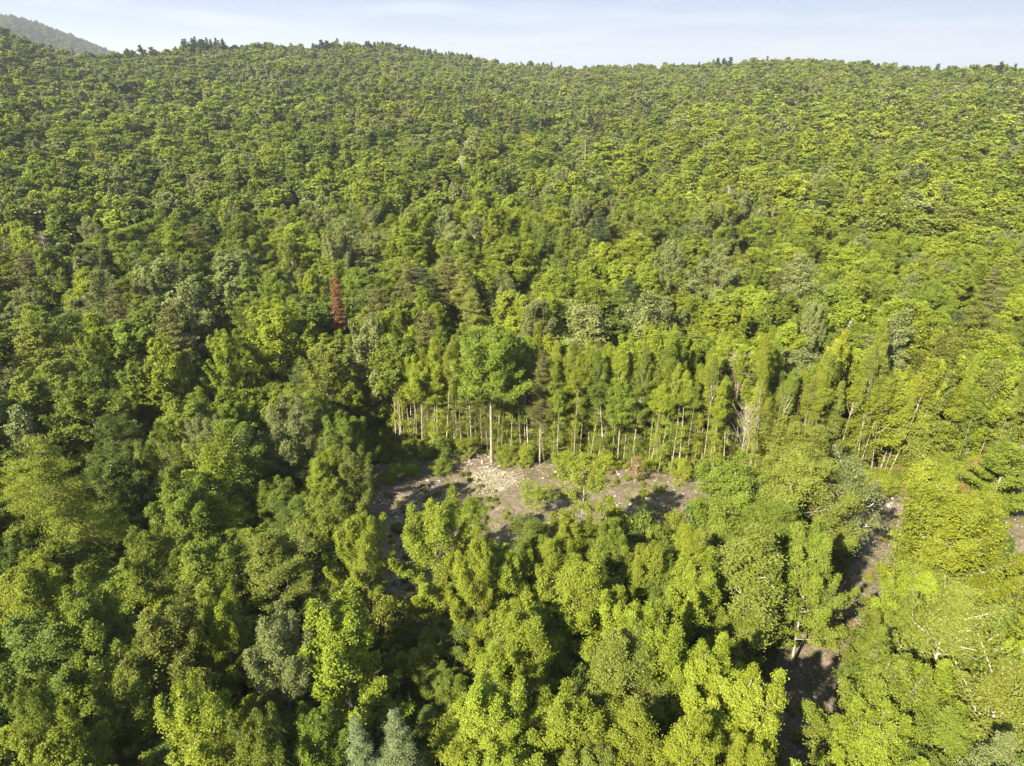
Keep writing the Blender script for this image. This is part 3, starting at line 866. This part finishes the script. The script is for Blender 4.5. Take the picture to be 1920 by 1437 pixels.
lib = bpy.data.collections.new('forest_library')
libidx = {}
def lib_index(kind, tone, lod):
    v = rnd.randrange(len(SPEC[kind][1]))
    key = (kind, v, tone, lod)
    if key not in libidx:
        me = joined(kind, v, lod)
        o = bpy.data.objects.new('far_tree_%03d' % len(libidx), me); tone_slot(o, tone)
        lib.objects.link(o)
        libidx[key] = len(libidx)
    return libidx[key], v
items = []
for D, kind, tone, x, y, h, wd in FAR:
    if y < 10 and D > 130: continue
    lod = 1 if D < 190 else 2 if D < 380 else 3
    i, v = lib_index(kind, tone, lod)
    ph, pr = DIM[(kind, v)]
    sz = h / ph; sx = min(max(wd / 2 / pr, sz * .6), sz * 2.1) 
    items.append((i, x, y, terrain(x, y) - .1, (rnd.gauss(0, .03), rnd.gauss(0, .03), rnd.uniform(0, 6.28)), sx, sz))
scatter('forest', items, lib, ('dense mixed green woodland covering the slope up to the ridge', 'forest'))
print('forest', len(items), 'individual', len(TREES), 'lib', len(libidx))

# far mountain woodland
mlib = bpy.data.collections.new('mountain_library')
for q, (kind, tone) in enumerate([('spruce', 'dark'), ('fir', 'dark'), ('spruce', 'deep'), ('beech', 'deep'), ('fir', 'fir')]):
    o = bpy.data.objects.new('mountain_tree_%03d' % q, joined(kind, 0, 3)); tone_slot(o, tone); mlib.objects.link(o)
items = []
for _ in range(9000):
    az = rnd.uniform(-.80, -.44); D = rnd.uniform(1900, 2720)
    x, y = D * math.sin(az), D * math.cos(az)
    q = rnd.choices(range(5), [5, 4, 2, 2, 1])[0]
    s = rnd.uniform(.9, 2.1)
    items.append((q, x, y, terrain(x, y) - .3, (0, 0, rnd.uniform(0, 6.28)), s * 1.7, s))
scatter('mountain_forest', items, mlib, ('dark conifer woods on the distant hazy mountain at left', 'forest'))


# ------------------------------------------------------------------ undergrowth, rubble, brush (uncountable)
def in_bare(x, y, m=0):
    if not (-35 < x < 80 and 5 < y < 110): return False
    return min(pdist(CLEAR, x, y), pdist(TRACK, x, y), pdist(TRACK2, x, y)) < m

slib = bpy.data.collections.new('shrub_library')
SHR = []
for q, tone in enumerate(['lime', 'gold', 'green', 'deep', 'lime', 'olive', 'green', 'brown']):
    (tv, tf), (lv, lf) = broadleaf(seed=200 + q, lod=0 if q < 3 else 1, H=2.6, Rr=1.25, base=.06, npri=16, nleaf=1700 if q < 3 else 3600, asc=(15, 70), plume=.4, trunk_r=.04)
    me = mesh_from('shrub', np.concatenate([tv, lv]), [tf, lf + len(tv)], [BARK['grey'], LEAF[tone]], np.concatenate([np.zeros(len(tf)), np.ones(len(lf))]))
    o = bpy.data.objects.new('shrub_%03d' % q, me); slib.objects.link(o); SHR.append(me)
items = []
ur = random.Random(21)
for _ in range(9000):
    x, y = ur.uniform(-85, 95), ur.uniform(18, 122)
    p = project(x, y, 1)
    if p is None or not (-120 < p[0] < 2040) or p[1] > 1560: continue
    if in_bare(x, y, .4 + .8 * vnoise(x, y)): continue
    if vnoise(x / 7 + 50, y / 7) < .30: continue
    s = ur.uniform(.5, 1.5)
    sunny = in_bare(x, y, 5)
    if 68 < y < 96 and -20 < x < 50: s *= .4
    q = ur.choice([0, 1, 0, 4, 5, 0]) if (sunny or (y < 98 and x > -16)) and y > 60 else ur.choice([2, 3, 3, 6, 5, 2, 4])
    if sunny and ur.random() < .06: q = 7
    items.append((q, x, y, terrain(x, y) - .05, (ur.gauss(0, .1), ur.gauss(0, .1), ur.uniform(0, 6.28)), s, s * ur.uniform(.7, 1.3)))
# dense bright belt along the far edge of the clearing and to the right of it
for _ in range(2600):
    px = ur.uniform(700, 1920)
    yb = np.interp(px, [700, 740, 870, 1040, 1290, 1500, 1640, 1920], [880, 866, 852, 868, 892, 905, 935, 905])
    py = yb - abs(ur.gauss(0, 30)) - 2
    x, y = ground_at(px, py)
    if in_bare(x, y, .2): continue
    s = ur.uniform(.3, 1.0) * (.42 + sstep(10, 60, yb - py) * .35)
    items.append((ur.choice([0, 1, 0, 4, 1, 5, 0, 2]) if ur.random() < .93 else 7, x, y, terrain(x, y) - .05, (0, 0, ur.uniform(0, 6.28)), s, s * ur.uniform(.6, 1.2)))
# weeds creeping over the clearing and the tracks
for _ in range(2600):
    x, y = ur.uniform(-16, 75), ur.uniform(22, 86)
    if not in_bare(x, y, 0) or vnoise(x / 3 + 9, y / 3 + 2) < .50 - .14 * (x < -3): continue
    s = ur.uniform(.08, .30)
    items.append((ur.choice([0, 1, 2, 5, 5, 7]), x, y, terrain(x, y) - .02, (0, 0, ur.uniform(0, 6.28)), s * 1.4, s * .7))
scatter('undergrowth', items, slib, ('bright green saplings and shrubs growing between the stems and round the clearing', 'undergrowth'))

def rockmesh(seed, mat, flat=.6, sub=2):
    r = np.random.default_rng(seed)
    import bmesh
    bm = bmesh.new(); bmesh.ops.create_icosphere(bm, subdivisions=sub, radius=.5)
    pl = [(r.normal(size=3), r.uniform(.27, .45)) for _ in range(9)]
    for v in bm.verts:
        c = np.array(v.co)
        for n, d in pl:
            n = n / np.linalg.norm(n); k = c @ n
            if k > d: c = c - n * (k - d)
        c = c * (1 + .06 * r.normal())
        v.co = (c[0], c[1] * .85, c[2] * flat)
    me = bpy.data.meshes.new('stone'); bm.to_mesh(me); bm.free(); me.materials.append(mat); return me
ROCK = barkmat('rock_grey', (.30, .28, .26), (.60, .57, .52), (3, 3, 3))
ROCKP = barkmat('rock_pale', (.46, .43, .38), (.74, .70, .62), (3, 3, 3))
ROCKD = barkmat('rock_brown', (.20, .15, .12), (.40, .32, .26), (3, 3, 3))
rlib = bpy.data.collections.new('rubble_library')
for q in range(6):
    o = bpy.data.objects.new('stone_%03d' % q, rockmesh(q, [ROCK, ROCKP, ROCKD][q % 3], sub=1)); rlib.objects.link(o)
items = []
for _ in range(11000):
    x, y = ur.uniform(-18, 78), ur.uniform(20, 92)
    if not in_bare(x, y, .8) or vnoise(x / 2.2, y / 2.2) < .35: continue
    s = min(.55, .05 + ur.expovariate(11)); items.append((ur.randrange(6), x, y, None, (ur.uniform(-.3, .3), ur.uniform(-.3, .3), ur.uniform(0, 6.28)), s, s))
items = [i for i in items if i[3] is None]
def bare_z(x, y):
    b = bare_at(x, y)
    return terrain(x, y) + (b * (.35 * vnoise(x * .9 + 7, y * .9) + .12 * vnoise(x * 2.7, y * 2.7) - .25) if b > 0 else 0)
items = [(a, b, c, bare_z(b, c), e, f, g) for a, b, c, _, e, f, g in items]
for (cx_, cy_, n, rad) in [(722, 905, 90, 3.0), (790, 880, 120, 4), (850, 870, 100, 3.5), (735, 935, 70, 2.5), (1690, 955, 60, 2.5), (1240, 960, 70, 3), (1100, 885, 60, 3.5)]:
    X0, Y0 = ground_at(cx_, cy_)
    for _ in range(n):
        x, y = X0 + ur.gauss(0, rad), Y0 + ur.gauss(0, rad * .5); s = ur.uniform(.12, .5)
        items.append((ur.randrange(6), x, y, bare_z(x, y), (ur.uniform(-.5, .5), ur.uniform(-.5, .5), ur.uniform(0, 6.28)), s, s))
scatter('rubble', items, rlib, ('grey and brown stones strewn over the bare soil of the clearing', 'rubble'))

# litter of thin dead sticks
T = Tubes()
for _ in range(3400):
    if ur.random() < .55:
        px, py = ur.choice([(735, 900), (790, 878), (860, 866), (760, 920), (1590, 1150), (1700, 960), (1560, 1180)]); X0, Y0 = ground_at(px, py)
        x, y = X0 + ur.gauss(0, 2.6), Y0 + ur.gauss(0, 1.6)
    else:
        x, y = ur.uniform(-18, 78), ur.uniform(20, 92)
    if not in_bare(x, y, 2.5): continue
    a = ur.uniform(0, 6.28); l = ur.uniform(.4, 2.2); z = bare_z(x, y) + .06; t = ur.uniform(-.05, .45)
    k = l * ur.uniform(.2, .5); rr = ur.uniform(.012, .04)
    T.add([(x, y, z), (x + math.cos(a) * l * .5, y + math.sin(a) * l * .5, z + t * l * .5 + .04), (x + math.cos(a + .3) * l, y + math.sin(a + .3) * l, z + t * l)], [rr, rr * .8, rr * .4], 4)
tv, tf = T.arrays()
o = bpy.data.objects.new('brushwood', mesh_from('brushwood', tv, [tf], [BARK['dead']])); COL.objects.link(o)
tag(o, 'tangle of dry sticks and cut branches lying on the bare soil', 'brushwood', kind='stuff')

# heap of bleached cut brush in the clearing
STRAW = leafmat('leaf_bleached', (.22, .21, .14), (.50, .47, .36), .1, .1)
Lv = Leaves(77); T = Tubes()
X0, Y0 = ground_at(928, 902)
for _ in range(560):
    a, q = ur.uniform(0, 6.28), ur.random() ** .75
    dx, dy = math.cos(a) * q * 3.1, math.sin(a) * q * 3.0
    lb = 1 + .25 * math.sin(a * 3 + 1)
    x, y = X0 + dx * lb, Y0 + dy * lb
    z = bare_z(x, y) + .45 * (1 - q) * vnoise(x * 1.3, y * 1.3) + .05
    Lv.cluster(np.array([x, y, z]), (.22, .22, .07), 10, (0, 0, 1), .20, along=(math.cos(a * 3), math.sin(a * 3), .2), up=.9, rand=.6)
    if ur.random() < .4: T.add([(x, y, z), (x + ur.uniform(-.7, .7), y + ur.uniform(-.7, .7), z + ur.uniform(.05, .35))], [.02, .008], 3)
(tv, tf), (lv, lf) = T.arrays(), Lv.arrays(aspect=.4, bend=.15)
o = bpy.data.objects.new('brush_pile', mesh_from('brush_pile', np.concatenate([tv, lv]), [tf, lf + len(tv)], [BARK['dead'], STRAW], np.concatenate([np.zeros(len(tf)), np.ones(len(lf))])))
COL.objects.link(o); tag(o, 'low heap of bleached cream-coloured dry brush in the middle of the clearing', 'brush pile')

# ------------------------------------------------------------------ single things
def put(name, me, px, py, s, rz, label, cat, group=None, sink=0):
    x, y = ground_at(px, py)
    o = bpy.data.objects.new(name, me); COL.objects.link(o)
    o.location = (x, y, bare_z(x, y) - sink); o.rotation_euler = (0, 0, rz); o.scale = s
    tag(o, label, cat, group); return o
put('boulder', rockmesh(31, ROCKP, .7, 3), 1229, 878, (1.3, 1.1, 1.1), .5, 'pale rounded boulder at the foot of the trunks behind the clearing', 'boulder', None, -.2)
put('boulder', rockmesh(32, ROCKP, .6, 3), 1663, 948, (.9, .7, .6), .5, 'small white boulder on the verge at the head of the dirt track', 'boulder', None, -.1)
put('boulder', rockmesh(33, ROCK, .5, 3), 771, 941, (1.1, .6, .6), .1, 'flat grey boulder at the left edge of the clearing', 'boulder', None, -.1)
put('boulder', rockmesh(34, ROCK, .8, 3), 530, 990, (2.4, 1.6, 2.2), .3, 'mossy rock mound showing between trees left of the clearing', 'boulder', None, -.2)

def log(px0, py0, px1, py1, r0, z0, z1, label, bk='dead', stubs=3):
    a, b = ground_at(px0, py0), ground_at(px1, py1)
    T = Tubes(); k = 7
    za, zb = bare_z(*a), bare_z(*b)
    L_ = math.hypot(b[0] - a[0], b[1] - a[1])
    def P(t): return np.array([(b[0] - a[0]) * t, (b[1] - a[1]) * t + .05 * L_ * math.sin(t * 3), (zb - za + z1 - z0) * t + z0 + .04 * L_ * math.sin(t * 3.1)])
    T.add([P(i / (k - 1)) for i in range(k)], [r0 * (1 - .6 * i / (k - 1)) for i in range(k)], 8)
    T.V[0] = T.V[0]; 
    for i in range(stubs):
        t = ur.uniform(.3, .95); q = P(t); T.add([q, q + np.array([ur.uniform(-.6, .6), ur.uniform(-.6, .6), ur.uniform(.1, .7)])], [r0 * .3, r0 * .12], 4)
    tv, tf = T.arrays()
    o = bpy.data.objects.new('fallen_log', mesh_from('fallen_log', tv, [tf], [BARK[bk]], smooth=True)); COL.objects.link(o)
    o.location = (a[0], a[1], za); tag(o, label, 'log', 'fallen logs around the clearing')
log(878, 864, 903, 848, .16, .15, 1.0, 'slanting fallen log against the big trunk behind the clearing')
log(808, 877, 832, 878, .10, .1, .15, 'short pale log lying flat at the upper left of the clearing')
log(735, 968, 768, 938, .13, .12, .15, 'straight fallen log along the left rim of the clearing')
log(850, 832, 878, 836, .10, .3, .3, 'thin pale log lying behind the shrubs at the clearing')
log(1578, 806, 1628, 806, .12, 2.0, 2.2, 'bleached log lying across the shrubs right of the tree wall', stubs=2)
log(1597, 797, 1640, 793, .10, 2.4, 2.6, 'bleached thin log just above another one, upslope right', stubs=2)
log(1900, 945, 1935, 965, .16, .3, .2, 'grey fallen log on the bare ground at the right frame edge')
log(1545, 1190, 1575, 1135, .12, .2, 3.2, 'bent pale log leaning beside the dirt track at lower right')
log(1512, 1150, 1545, 1100, .09, .2, 2.6, 'thin leaning log just left of the bent one by the track')

def build_snag(px, py, h, label, seed, name='dead_tree', bark='dead', grow=None, top=False, **kw):
    x, y = top_at(px, py, h) if top else ground_at(px, py)
    root = bpy.data.objects.new(name, None); COL.objects.link(root); root.location = (x, y, terrain(x, y) - .1)
    root.rotation_euler = (R(kw.pop('lean', 0)), R(kw.pop('lean_y', 0)), 0)
    tr = kw.get('trunk_r', .14)
    r = random.Random(seed); wx = r.uniform(-.3, .3)
    T = Tubes(); T.add([(wx * math.sin(i / 2.), wx * .5 * math.sin(i), i / 6 * h) for i in range(7)], [tr * (1 - i * .12) for i in range(7)], 7)
    tv, tf = T.arrays(); t = bpy.data.objects.new('trunk', mesh_from('trunk', tv, [tf], [BARK[bark]], smooth=True)); t.parent = root; COL.objects.link(t)
    T = Tubes()
    for i in range(kw.get('twigs', 20)):
        f = r.uniform(kw.get('base', .4), .99); a = r.uniform(0, 6.28)
        ln = kw.get('ln', 1.2) * r.uniform(.4, 1.2) * (1.2 - .6 * f); e = R(kw.get('up', 10) + r.uniform(-20, 20))
        b0 = np.array([wx * math.sin(f * 3), wx * .5 * math.sin(f * 6), f * h]); d = np.array([math.cos(a) * math.cos(e), math.sin(a) * math.cos(e), math.sin(e)])
        cv = np.array([0, 0, kw.get('curl', .2) * ln])
        T.add([b0, b0 + d * ln * .5 + cv * .2, b0 + d * ln + cv], [.034, .022, .008], 4)
        for j in range(kw.get('fork', 3) + 2):
            q = b0 + d * ln * r.uniform(.3, 1) + cv * .4; d2 = d + np.array([r.uniform(-.8, .8), r.uniform(-.8, .8), r.uniform(-.2, .6)])
            T.add([q, q + d2 * ln * .4], [.014, .006], 3)
    tv, tf = T.arrays(); t = bpy.data.objects.new('branches', mesh_from('branches', tv, [tf], [BARK[bark]])); t.parent = root; COL.objects.link(t)
    tag(root, label, 'dead tree', 'bare dead trees')
    return root, x, y
build_snag(755, 838, 8.5, 'bare broken grey trunk with one side stub, first at the clearing\'s far left edge', 301, twigs=4, base=.8, ln=2.0, fork=0, trunk_r=.15)
build_snag(780, 836, 11, 'thin dark bare pole behind the shrubs, second at the clearing\'s left edge', 302, twigs=14, base=.5, ln=.9, fork=1, trunk_r=.08, bark='grey')
build_snag(800, 832, 9.5, 'straight pale dead trunk with short side twigs left of the leaning one', 303, twigs=30, base=.4, ln=1.5, fork=2, trunk_r=.16)
build_snag(814, 830, 8.2, 'pale dead trunk leaning to the right behind the shrubs', 304, twigs=3, base=.7, ln=.8, fork=0, trunk_r=.12, lean_y=12)
build_snag(866, 832, 9.5, 'straight pale bare trunk left of the big tree with spiky dead branches', 305, twigs=44, base=.35, ln=1.8, fork=2, trunk_r=.14)
build_snag(840, 824, 8, 'slim dead stem with drooping dry side branches behind the shrub bank', 306, twigs=36, base=.25, ln=1.6, fork=3, trunk_r=.08, up=-10)
build_snag(892, 842, 10, 'thin grey dead pole directly left of the big trunk', 307, twigs=20, base=.4, ln=.9, fork=2, trunk_r=.09, bark='grey')
build_snag(985, 838, 12, 'greyish dead tree with fine upright branches between the big trees', 308, twigs=36, base=.5, ln=2.2, fork=4, trunk_r=.10, up=55, bark='grey')
build_snag(1388, 662, 15, 'brown dead tree with tangled curled branches above the right tree wall', 310, top=True, twigs=70, base=.6, ln=2.6, fork=3, trunk_r=.16, up=5, curl=.5)
build_snag(1400, 772, 12, 'bare forked grey-white tree with a fan of fine upright branches', 311, top=True, twigs=36, base=.5, ln=3.2, fork=3, trunk_r=.13, up=62, bark='grey')
build_snag(1098, 262, 19, 'slim white dead trunk standing high in the green slope', 313, top=True, twigs=10, base=.7, ln=1.2, trunk_r=.18, bark='pale')
build_snag(1368, 352, 19, 'pale dead top poking out of the canopy on the right slope', 314, top=True, twigs=50, base=.6, ln=2.0, fork=3, trunk_r=.16, up=50, bark='pale')
build_snag(75, 432, 19, 'grey dead conifer top at left on the mid slope', 315, top=True, twigs=70, base=.6, ln=1.6, fork=3, trunk_r=.16, up=0)
build_snag(1595, 600, 14, 'thin bare stem standing in the sunny gap on the right', 316, top=True, twigs=20, base=.5, ln=1.4, fork=2, trunk_r=.1, up=40, bark='pale')
build_snag(865, 290, 18, 'bleached twiggy dead crown in the middle of the far slope', 317, top=True, twigs=60, base=.6, ln=2.2, fork=3, trunk_r=.16, up=45, bark='pale')

# rust red dead conifer
def rust(px, py, h, wd, label):
    x, y = top_at(px, py, h)
    (tv, tf), (lv, lf) = conifer(seed=401, lod=1, H=h, Rr=wd / 2, base=.5, nwh=24, nleaf=9000, ragged=.4, dead=10, power=.6)
    root = bpy.data.objects.new('dead_spruce', None); COL.objects.link(root); root.location = (x, y, terrain(x, y))
    t = bpy.data.objects.new('trunk', mesh_from('trunk', tv, [tf], [BARK['dead']])); t.parent = root; COL.objects.link(t)
    c = bpy.data.objects.new('crown', mesh_from('crown', lv, [lf], [LEAF['rust']])); c.parent = root; COL.objects.link(c)
    tag(root, label, 'dead conifer')
rust(627, 516, 18.5, 2.3, 'rust-red dead spruce standing out in the green canopy')

# small flat-topped tree in the clearing
def small_tree(px, py, h, seed, tone, label, **kw):
    x, y = ground_at(px, py)
    (tv, tf), (lv, lf) = broadleaf(seed=seed, lod=0, H=h, **kw)
    root = bpy.data.objects.new('young_tree', None); COL.objects.link(root); root.location = (x, y, bare_z(x, y) - .05)
    t = bpy.data.objects.new('trunk', mesh_from('trunk', tv, [tf], [BARK['pale']])); t.parent = root; COL.objects.link(t)
    c = bpy.data.objects.new('crown', mesh_from('crown', lv, [lf], [LEAF[tone]])); c.parent = root; COL.objects.link(c)
    tag(root, label, 'young tree', 'young trees in and around the clearing')
small_tree(1004, 972, 4.0, 501, 'lime', 'small flat-topped young tree with pale stem in the clearing', Rr=1.9, base=.66, npri=22, nleaf=3000, asc=(-6, 22), plume=.15, trunk_r=.05)
small_tree(1190, 905, 3.6, 502, 'brown', 'brown withered young tree at the far edge of the clearing', Rr=1.1, base=.3, npri=12, nleaf=700, asc=(20, 60), plume=.3, trunk_r=.05)
for k, (px, py, h, rr, tone, lab) in enumerate([
  (760, 868, 2.8, 1.7, 'lime', 'leftmost bright bush on the bank at the clearing\'s far left'),
  (800, 866, 2.6, 1.8, 'lime', 'second bright bush on the bank behind the clearing'),
  (835, 862, 2.6, 1.9, 'green', 'darker green bush in the middle of the bank'),
  (868, 858, 2.3, 1.6, 'lime', 'rightmost bush of the bank, left of the big trunk'),
  (950, 872, 2.2, 1.5, 'gold', 'yellow-green bush right of the big trunk at the soil edge'),
  (980, 876, 1.8, 1.4, 'gold', 'low yellowish bush beside the ragged fir\'s foot'),
  (1055, 880, 2.0, 1.4, 'lime', 'bright bush at the clearing edge behind the tall sparse tree'),
  (1130, 884, 1.8, 1.4, 'gold', 'orange-tinged low bush at the far edge of the clearing'),
  (1275, 905, 2.0, 1.6, 'gold', 'yellowish bush at the right end of the clearing'),
  (1645, 935, 2.6, 1.9, 'gold', 'sunlit yellow bush at the head of the dirt track'),
  (1545, 1205, 1.8, 1.4, 'gold', 'yellowish bush on the sunny track verge at lower right'),
  (735, 905, 1.3, 1.5, 'lime', 'low leafy bush among stones at the clearing left end'),
  (775, 893, 1.0, 1.3, 'lime', 'small bright bush on the stony upper left of the clearing'),
  (830, 890, 1.0, 1.5, 'green', 'low green bush between stones left of the pale brush heap'),
  (1215, 975, 1.6, 1.4, 'silver', 'grey-green low bush at the shady right end of the clearing'),
  (850, 985, 2.4, 1.6, 'deep', 'dark bush in the clearing between two bright maples')]):
    x, y = ground_at(px, py)
    (tv, tf), (lv, lf) = broadleaf(seed=520 + k, lod=0, H=h, Rr=rr, base=.05, npri=20, nleaf=2600, asc=(10, 65), plume=.4, trunk_r=.05)
    root = bpy.data.objects.new('bush', None); COL.objects.link(root); root.location = (x, y, bare_z(x, y) - .05)
    t = bpy.data.objects.new('stems', mesh_from('stems', tv, [tf], [BARK['grey']])); t.parent = root; COL.objects.link(t)
    c = bpy.data.objects.new('foliage', mesh_from('foliage', lv, [lf], [LEAF[tone]])); c.parent = root; COL.objects.link(c)
    tag(root, lab, 'bush', 'bushes around the clearing')

# ------------------------------------------------------------------ haze
def build_haze():
    import bmesh
    bm = bmesh.new(); bmesh.ops.create_cube(bm, size=1)
    me = bpy.data.meshes.new('haze'); bm.to_mesh(me); bm.free()
    o = bpy.data.objects.new('haze', me); COL.objects.link(o)
    z0, z1 = -130, 420
    o.scale = (40000, 40000, z1 - z0); o.location = (0, 0, (z0 + z1) / 2)
    m, t, out_ = newmat('haze')
    v = t.nodes.new('ShaderNodeVolumePrincipled')
    v.inputs['Color'].default_value = (.82, .90, 1.0, 1)
    v.inputs['Density'].default_value = HAZE
    v.inputs['Anisotropy'].default_value = .2
    t.links.new(v.outputs[0], out_.inputs['Volume'])
    me.materials.append(m); o['kind'] = 'stuff'
    tag(o, 'thin pale blue air haze over the far slopes and mountain', 'haze')
HAZE = 0.00014
if HAZE: build_haze()

# ------------------------------------------------------------------ labels for single trees
TONEW = dict(lime='bright lime-green', green='mid-green', deep='deep green', olive='olive-green', silver='silvery grey-green', gold='yellow-green',
             blue='blue-grey', fir='brownish olive', dark='dark green', rust='rust-red', brown='brown')
KINDW = dict(aspen='slender open-crowned aspen', tallmaple='tall bare-trunked maple', maple='maple', beech='rounded broadleaf', birch='airy birch', poplar='plume-crowned poplar', pole='thin bare-stemmed', spruce='spruce', fir='ragged fir', hemlock='drooping hemlock')
ORD = ['first', 'second', 'third', 'fourth', 'fifth', 'sixth', 'seventh', 'eighth', 'ninth', 'tenth', 'eleventh', 'twelfth', 'thirteenth', 'fourteenth',
       'fifteenth', 'sixteenth', 'seventeenth', 'eighteenth', 'nineteenth', 'twentieth']
from collections import defaultdict
def zone(px, py):
    side = 'left' if px < 640 else 'right' if px > 1290 else 'middle'
    if py > 1230: return 'along the photo bottom, ' + side
    if py > 1020:
        return dict(left='in the lower left, left of the clearing', middle='in front of the clearing', right='beside the dirt track at lower right')[side]
    if py > 820:
        return dict(left='on the shady slope left of the clearing', middle='standing at the clearing', right='behind the dirt track, right of the clearing')[side]
    if py > 640:
        return dict(left='in the dark wood left of the clearing', middle='in the tree wall behind the clearing', right='in the tree wall right of the clearing')[side]
    if py > 520: return dict(left='upslope left', middle='just above the tree wall', right='upslope right')[side]
    if py > 400: return 'on the mid slope, ' + side
    return 'high on the slope, ' + side
def label_trees():
    G = defaultdict(list)
    for t in TREES:
        g = terrain(t['x'], t['y'])
        p = project(t['x'], t['y'], g + t['h'] * .75)
        t['px'], t['py'] = p[0], p[1]
        G[(zone(*p[:2]), t['tone'], t['kind'])].append(t)
    for (z, tone, kind), L in G.items():
        L.sort(key=lambda t: t['px'])
        n = len(L)
        for i, t in enumerate(L):
            base = TONEW[tone] + ' ' + KINDW[kind]
            if n == 1: s = 'the ' + base + ' tree ' + z
            elif i > n // 2 and i < n - 1: s = ORD[min(n - 1 - i, 19)] + ' from right ' + base + ' tree ' + z
            elif i == 0: s = 'leftmost ' + base + ' tree ' + z
            elif i == n - 1: s = 'rightmost ' + base + ' tree ' + z
            else: s = ORD[min(i, 19)] + ' from left ' + base + ' tree ' + z
            r = t['root']
            r['label'] = t['label'] or s
            r['category'] = {'spruce': 'conifer', 'fir': 'conifer', 'hemlock': 'conifer'}.get(kind, 'tree')
            r['group'] = {'pole': 'thin pole trees along the clearing edge', 'spruce': 'conifers in the wood', 'fir': 'conifers in the wood', 'hemlock': 'conifers in the wood'}.get(kind, 'leafy trees in the wood')
label_trees()
